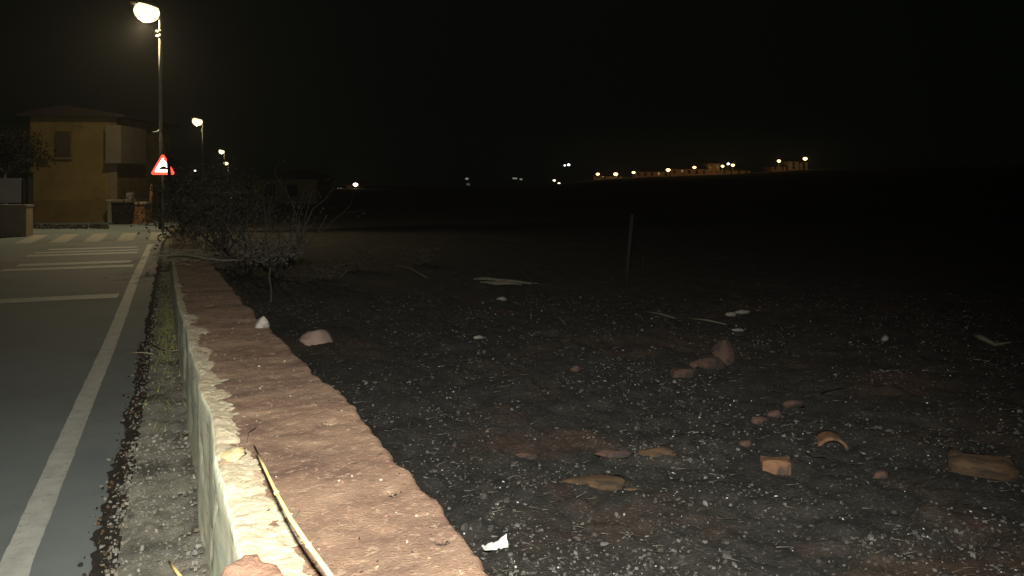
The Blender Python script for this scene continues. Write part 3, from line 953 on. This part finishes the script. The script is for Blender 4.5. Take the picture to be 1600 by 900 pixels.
# ================================================================ LEFT SIDE
def base_at(px, py): return P(px, py, 0)
TH = 31.5
A = D(47, 347, TH)
house = empty('ochre_house', (A.x, A.y, 0), -YAW * .82)
tag(house, 'ochre plastered house with a shuttered window behind the pedestrian crossing', 'house')
W_ = 131 / F_PX * TH * 1.0
Z = lambda y: CAM_H + (HOR - y) / F_PX * TH
def hx(px): return (px - 47) / F_PX * TH
def hpart(name, lo, hi, material, parent=house):
    m = MB(); m.box(lo, hi); return m.build(name, material, parent)
eave = Z(178)
hpart('wall', (0, 0, -.2), (W_, 6, eave), M['ochre'])
hpart('plinth', (-.02, -.03, -.2), (W_ + .02, -.001, Z(313)), M['ochre_dark'])
hpart('corner_strip', (hx(168), -.035, Z(312)), (W_ + .03, -.002, Z(254)), M['beige'])
bay = hpart('bay', (hx(167), -.35, Z(252)), (hx(190), 2.2, Z(196)), M['beige'])
hpart('bay_slab', (hx(166), -.40, Z(255)), (hx(191), 2.2, Z(252) - .003), M['concrete'], bay)
wn = hpart('window', (hx(85), -.04, Z(246)), (hx(110), -.003, Z(204)), M['ochre_dark'])
for k in range(2):
    x0 = hx(86.5) + k * (hx(98) - hx(86.5)); sh = hpart('shutter', (x0, -.07, Z(244.5)), (x0 + hx(97) - hx(86.5), -.043, Z(205.5)), M['shutter'], wn)
hpart('sill', (hx(83.5), -.12, Z(248.5)), (hx(112), -.005, Z(246.3)), M['concrete'], wn)
vent = hpart('meter_box', (hx(60), -.09, Z(258)), (hx(74), -.003, Z(248)), M['shutter'])
m = MB(); m.prism([(-.35, eave - .02), (W_ * .4, Z(165)), (W_ + .4, eave - .02), (W_ + .4, eave - .12), (-.35, eave - .12)], -.35, 6.3); m.build('roof', M['tile'], house)
# loose dirt at the house foot is scattered further down
# low brick wall, grey bin and orange pillar right of the house
g = D(168, 347, 31.2)
gw = tag(empty('garden_wall', (g.x, g.y, 0), -YAW), 'low dark garden wall with a light coping right of the ochre house', 'wall')
k_ = 31.2 / F_PX
m = MB(); m.box((0, 0, -.1), (38 * k_, .25, 33 * k_)); m.build('masonry', M['concrete'], gw)
m = MB(); m.box((-.03, -.04, 33 * k_ + .001), (38 * k_ + .03, .29, 36 * k_)); m.build('coping', M['cream'], gw)
g = D(175, 349, 29.8); k2 = 29.8 / F_PX
bn = tag(empty('waste_bin', (g.x, g.y, 0), -YAW), 'dark waste bin with a sloping lid standing before the garden wall', 'bin')
m = MB(); m.add([(0,0,.06),(24*k2,0,.06),(24*k2,.5,.06),(0,.5,.06),(-.02,-.03,34*k2),(24*k2+.02,-.03,34*k2),(24*k2+.02,.53,34*k2),(-.02,.53,34*k2)], [(3,2,1,0),(4,5,6,7),(0,1,5,4),(1,2,6,5),(2,3,7,6),(3,0,4,7)]); m.build('body', M['dark_steel'], bn)
m = MB(); m.prism([(-.04, 34*k2+.002), (24*k2+.04, 34*k2+.002), (24*k2+.02, 37*k2), (-.02, 37*k2)], -.06, .55); m.build('lid', M['bark'], bn)
for x in (.04, 24 * k2 - .04):
    m = MB(); m.tube([(x - .02, .25, .07), (x + .02, .25, .07)], .07, 10); m.build('wheel', M['dark_steel'], bn)
g = D(207, 348, 30.5); k3 = 30.5 / F_PX
pl = tag(empty('gate_pillar', (g.x, g.y, 0), -YAW), 'short orange brick gate pillar with a pale cap beside the road', 'pillar')
nb = 0
for r in range(8):
    for c_ in range(2):
        hgt = 30 * k3 / 8
        off = 0 if r % 2 else .06
        x0 = (0 if c_ == 0 else 10.5 * k3 + off); x1 = (10.5 * k3 + off - .01 if c_ == 0 else 20 * k3)
        m = MB(); m.box((x0, 0, r * hgt), (x1, .45, (r + 1) * hgt - .012)); m.build('brick', M['orange_brick'], pl)
m = MB(); m.box((.012, .012, -.1), (20 * k3 - .012, .44, 30 * k3 - .02)); m.build('core', M['concrete'], pl)
m = MB(); m.box((-.05, -.05, 30 * k3), (20 * k3 + .05, .5, 33.5 * k3)); m.build('cap', M['cream'], pl)
g = D(203, 347, 30.0); m = MB(); vs, fs = brick_mesh(.18, .3, .26, 3); m.add(vs, fs); o = m.build('whitewashed_block', M['limestone']); o.location = (g.x, g.y, 30 * k_ + .06)
o.location = D(203.5, 320, 31.3); o.location.z = 36 * k_; o.rotation_euler = (0, 0, -YAW)
tag(o, 'small whitish block resting on the garden wall coping', 'block')
g = D(234, 345, 31.0)
stick('wooden_post', [(g.x, g.y, -.1), (g.x + .03, g.y, .8), (g.x + .06, g.y, CAM_H - .15)], [.065, .06, .055], M['orange_brick'], 'slim orange-brown post between the gate pillar and the dark shrubs', 'post', 8)

# gate block at the far left
g = D(41, 370, 23.3); k4 = 23.3 / F_PX
blk = tag(empty('boundary_wall', (g.x, g.y, 0), -YAW * .9), 'beige rendered boundary wall end at the left edge by the crossing', 'wall')
m = MB(); m.box((-4.5, 0, -.1), (0, .35, 47 * k4)); m.build('masonry', M['beige'], blk)
m = MB(); m.box((-4.5, -.02, 47 * k4 + .001), (.02, .37, 50 * k4)); m.build('coping', M['concrete'], blk)
pn = tag(empty('solid_fence', (g.x - .17, g.y + .06, 50 * k4), -YAW * .9), 'off-white solid fence panel standing on the beige boundary wall', 'fence')
for k in range(3):
    m = MB(); m.box((-.02 - 1.3 * (k + 1) + .012, .1, .05), (-.02 - 1.3 * k, .13, .05 + 39 * k4)); m.build('panel', M['white_panel'], pn)
for k in range(4):
    m = MB(); m.box((-.03 - 1.3 * k, .135, 0), (.03 - 1.3 * k, .19, .05 + 39 * k4)); m.build('rail_post', M['dark_steel'], pn)
g = D(42, 350, 28)
gp = tag(empty('dark_gate_post', (g.x, g.y, 0), -YAW), 'tall dark gate post between the fence panel and the ochre house', 'post')
m = MB(); m.box((-.14, -.14, -.1), (.14, .14, 1.85)); m.build('shaft', M['dark_steel'], gp)
m = MB(); m.add([(-.19,-.19,1.852),(.19,-.19,1.852),(.19,.19,1.852),(-.19,.19,1.852),(0,0,2.0)], [(3,2,1,0),(0,1,4),(1,2,4),(2,3,4),(3,0,4)]); m.build('cap', M['dark_steel'], gp)
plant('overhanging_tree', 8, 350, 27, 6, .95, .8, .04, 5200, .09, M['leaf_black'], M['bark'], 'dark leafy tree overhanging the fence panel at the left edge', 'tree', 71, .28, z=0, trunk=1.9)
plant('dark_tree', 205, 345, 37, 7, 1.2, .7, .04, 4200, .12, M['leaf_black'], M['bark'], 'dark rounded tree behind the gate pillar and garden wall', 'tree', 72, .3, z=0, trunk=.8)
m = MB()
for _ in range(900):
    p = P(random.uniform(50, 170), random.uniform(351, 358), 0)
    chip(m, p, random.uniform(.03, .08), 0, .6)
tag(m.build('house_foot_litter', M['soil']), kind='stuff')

# ================================================================ FAR THINGS
g = D(395, 300, 62)
fh = tag(empty('far_farmhouse', (g.x, g.y, -.5), -YAW), 'faint brown farmhouse with a low roof far behind the burnt shrubs', 'house')
k5 = 62 / F_PX
m = MB(); m.box((0, 0, 0), (100 * k5, 6, 2.2)); m.build('wall', M['beige'], fh)
m = MB(); x1 = 100 * k5; ze = CAM_H + .5 + (HOR - 270) * k5
m.add([(-.3,-.3,2.2),(x1+.3,-.3,2.2),(x1+.3,6.3,2.2),(-.3,6.3,2.2),(1.2,3,ze+.25),(x1-1.2,3,ze+.25)], [(3,2,1,0),(0,1,5,4),(1,2,5),(2,3,4,5),(3,0,4)]); m.build('roof', M['tile'], fh)
for x in (.9, 2.6):
    m = MB(); m.box((x, -.03, .9), (x + .8, -.002, 1.8)); wd = m.build('window', M['glass'], fh)
    m = MB(); m.box((x - .05, -.08, .84), (x + .85, -.033, .895)); m.build('sill', M['concrete'], wd)

def globe_lamp(px, py, t, r, material, label, group, light=0, colr=(1, .62, .25), mast=True):
    p = D(px, py, t)
    gz = far_h(p.x, p.y) - .3
    h = p.z - gz
    if h < 1: gz = p.z - 2; h = 2
    root = tag(empty('distant_lamp', (p.x, p.y, gz), -YAW), label, 'street lamp', group)
    m = MB(); m.tube([(0, .1, 0), (0, .1, h * .7), (0, .1, h - r * .5)], [.11, .09, .07], 6); m.build('mast', M['dark_steel'], root)
    m = MB(); m.ball((0, 0, h), r * .85, 10, 0, (1.15, .8, .75)); m.build('globe', material, root, True)
    if light:
        l = bpy.data.lights.new('lamp_light', 'POINT'); l.energy = light * .06; l.color = colr; l.shadow_soft_size = .3
        lo_ = bpy.data.objects.new('lamp_light', l); lo_.location = (0, -r * 1.3, h - r * 1.2); lo_.parent = root; col.objects.link(lo_)
TT = 215
G = 'lamps of the town on the far ridge'
am, wh, di = M['lens_amber'], M['lens_white'], M['lens_dim']
hl = [(934, 272, .5, am, 'far amber lamp, leftmost of the ridge row', 1500), (962, 272, .6, am, 'far amber lamp, second from the left on the ridge', 2500),
      (990, 269.5, .48, am, 'far amber lamp, third from the left on the ridge', 1500), (1044, 265.5, .6, am, 'far amber lamp above the middle of the long low building', 2500),
      (1085, 261.5, .5, am, 'far amber lamp at the right end of the long low building', 2000), (1129, 259.5, .45, am, 'far amber lamp just right of the orange lit house', 2500),
      (1138, 256, .4, wh, 'white lamp among amber ones right of the orange lit house', 0), (1145, 258, .5, am, 'far amber lamp right against the white one', 2000),
      (1217, 251.5, .52, am, 'far amber lamp, second from the right end of the ridge', 3000), (1258, 248, .62, am, 'far amber lamp at the right end of the ridge, highest of all', 2500),
      (866, 282, .42, di, 'yellowish lamp low left of the ridge, upper of a slanting pair', 0), (873.5, 286.5, .4, di, 'yellowish lamp low left of the ridge, lower of a slanting pair', 0),
      (882.5, 258.5, .26, wh, 'cold white light high left of the ridge, dimmer of a pair', 0), (888.5, 257.5, .4, wh, 'cold white light high left of the ridge, brighter of a pair', 0),
      (934 + 8, 276, .14, M['lens_faint'], 'faint light between the two leftmost ridge lamps', 0)]
for (px, py, r, mm, lab, e) in hl: globe_lamp(px, py, TT, r, mm, lab, G, e)
globe_lamp(555.5, 288.5, 170, .52, glow('lit_warm_white_globe', (1, .82, .66), 9), 'lone bright warm lamp low in the dark beyond the burnt shrubs', 'lone lights on the dark plain', 700)
globe_lamp(729.5, 279.3, 200, .42, M['lens_faint'], 'dim greenish light in the dark middle, upper of two', 'lone lights on the dark plain')
globe_lamp(731.5, 288, 200, .46, glow('lit_very_faint_globe', (.8, .9, .8), .07), 'very dim light in the dark middle, lower of two', 'lone lights on the dark plain')
globe_lamp(305, 266.8, 60, .10, M['lens_dim'], 'tiny white light beyond the shrubs right of the warning sign', 'lone lights on the dark plain')
globe_lamp(360.5, 309, 40, .05, M['lens_faint'], 'tiny faint light low among the burnt shrubs', 'lone lights on the dark plain')

def strip_light(px0, py0, px1, py1, t, material, label):
    a, b_ = D(px0, py0, t), D(px1, py1, t)
    root = tag(empty('strip_light', (a.x, a.y, far_h(a.x, a.y) - .3)), label, 'light', 'strip lights on the dark plain')
    o_ = Vector((a.x, a.y, far_h(a.x, a.y) - .3))
    m = MB(); m.tube([a - o_, b_ - o_], .18, 7); m.build('tube', material, root)
    for q in (a, b_):
        m = MB(); m.tube([(q.x - o_.x, q.y - o_.y + .2, -.3), q - o_ + Vector((0, .2, 0))], .08, 6); m.build('mast', M['dark_steel'], root)
strip_light(801, 278.5, 808, 279, 200, M['lens_faint'], 'dim strip light left of the yellowish lamp pair, left half')
strip_light(812, 280, 816, 280.3, 200, M['lens_faint'], 'dim strip light left of the yellowish lamp pair, right half')
strip_light(527, 294.8, 534, 295, 170, glow('lit_pale_strip', (.9, .95, .85), .08), 'dim pale strip left of the lone bright lamp')

def town_house(px0, px1, yb, yt, t, wm, label, storeys=1, n=3, depth=8, roof=True):
    a = D(px0, yb, t); kk = t / F_PX
    W = (px1 - px0) * kk; H = (yb - yt) * kk
    root = tag(empty('town_house', (a.x, a.y, a.z), -YAW), label, 'house', 'houses of the town on the far ridge')
    m = MB(); m.box((0, 0, -1.2), (W, depth, H)); m.build('wall', wm, root)
    if roof:
        m = MB(); m.add([(-.3,-.3,H+.002),(W+.3,-.3,H+.002),(W+.3,depth+.3,H+.002),(-.3,depth+.3,H+.002),(-.3,depth/2,H+1.0),(W+.3,depth/2,H+1.0)], [(3,2,1,0),(0,1,5,4),(1,2,5),(2,3,4,5),(3,0,4)]); m.build('roof', M['tile'], root)
    for s in range(storeys):
        for k in range(n):
            x = W * (k + .5) / n; z = H * (s + .5) / storeys
            m = MB(); m.box((x - .3, -.05, z - .45), (x + .3, -.004, z + .45)); m.build('window', M['glass'], root)
TB = 222
town_house(992, 1046, 275.5, 268.5, TB, M['town'], 'long low reddish building under the third and fourth ridge lamps', 1, 5)
town_house(1048, 1106, 272.5, 264.5, TB, M['town'], 'long low reddish building under the middle ridge lamps', 1, 5)
town_house(1106, 1125, 271.5, 255.5, TB, M['town_o'], 'orange lit house, tallest on the ridge', 2, 2)
town_house(1126, 1172, 271, 266.5, TB, M['town_o'], 'low bright house right of the orange lit one', 1, 4)
town_house(1206, 1228, 266, 260.5, TB, M['town_o'], 'small amber lit house under the second lamp from the right', 1, 2)
town_house(1232, 1248, 264.5, 252.5, TB, M['cream'], 'pale tower-like house between the two rightmost lamps', 2, 1)
town_house(1250, 1262, 264.5, 254.5, TB, M['cream'], 'pale narrow house under the rightmost lamp', 2, 1)
town_house(928, 972, 280, 275.5, TB, M['town'], 'low dark house under the two leftmost ridge lamps', 1, 4)
town_house(541, 563, 297, 289, 176, M['town'], 'small reddish hut lit by the lone lamp on the plain', 1, 1, 5)

# ================================================================ NIGHT HAZE
m = MB(); m.box((-125, -45, -4), (420, 392, 11))
hz_ = m.build('haze', [])
hm = bpy.data.materials.new('night_haze')
hm.use_nodes = True
nt = hm.node_tree
for nd in list(nt.nodes): nt.nodes.remove(nd)
out = nt.nodes.new('ShaderNodeOutputMaterial')
pv = nt.nodes.new('ShaderNodeVolumePrincipled')
pv.inputs['Color'].default_value = (.95, .92, .88, 1)
pv.inputs['Density'].default_value = HAZE
pv.inputs['Anisotropy'].default_value = 0.72
nt.links.new(pv.outputs[0], out.inputs['Volume'])
hz_.data.materials.append(hm)
tag(hz_, kind='stuff')
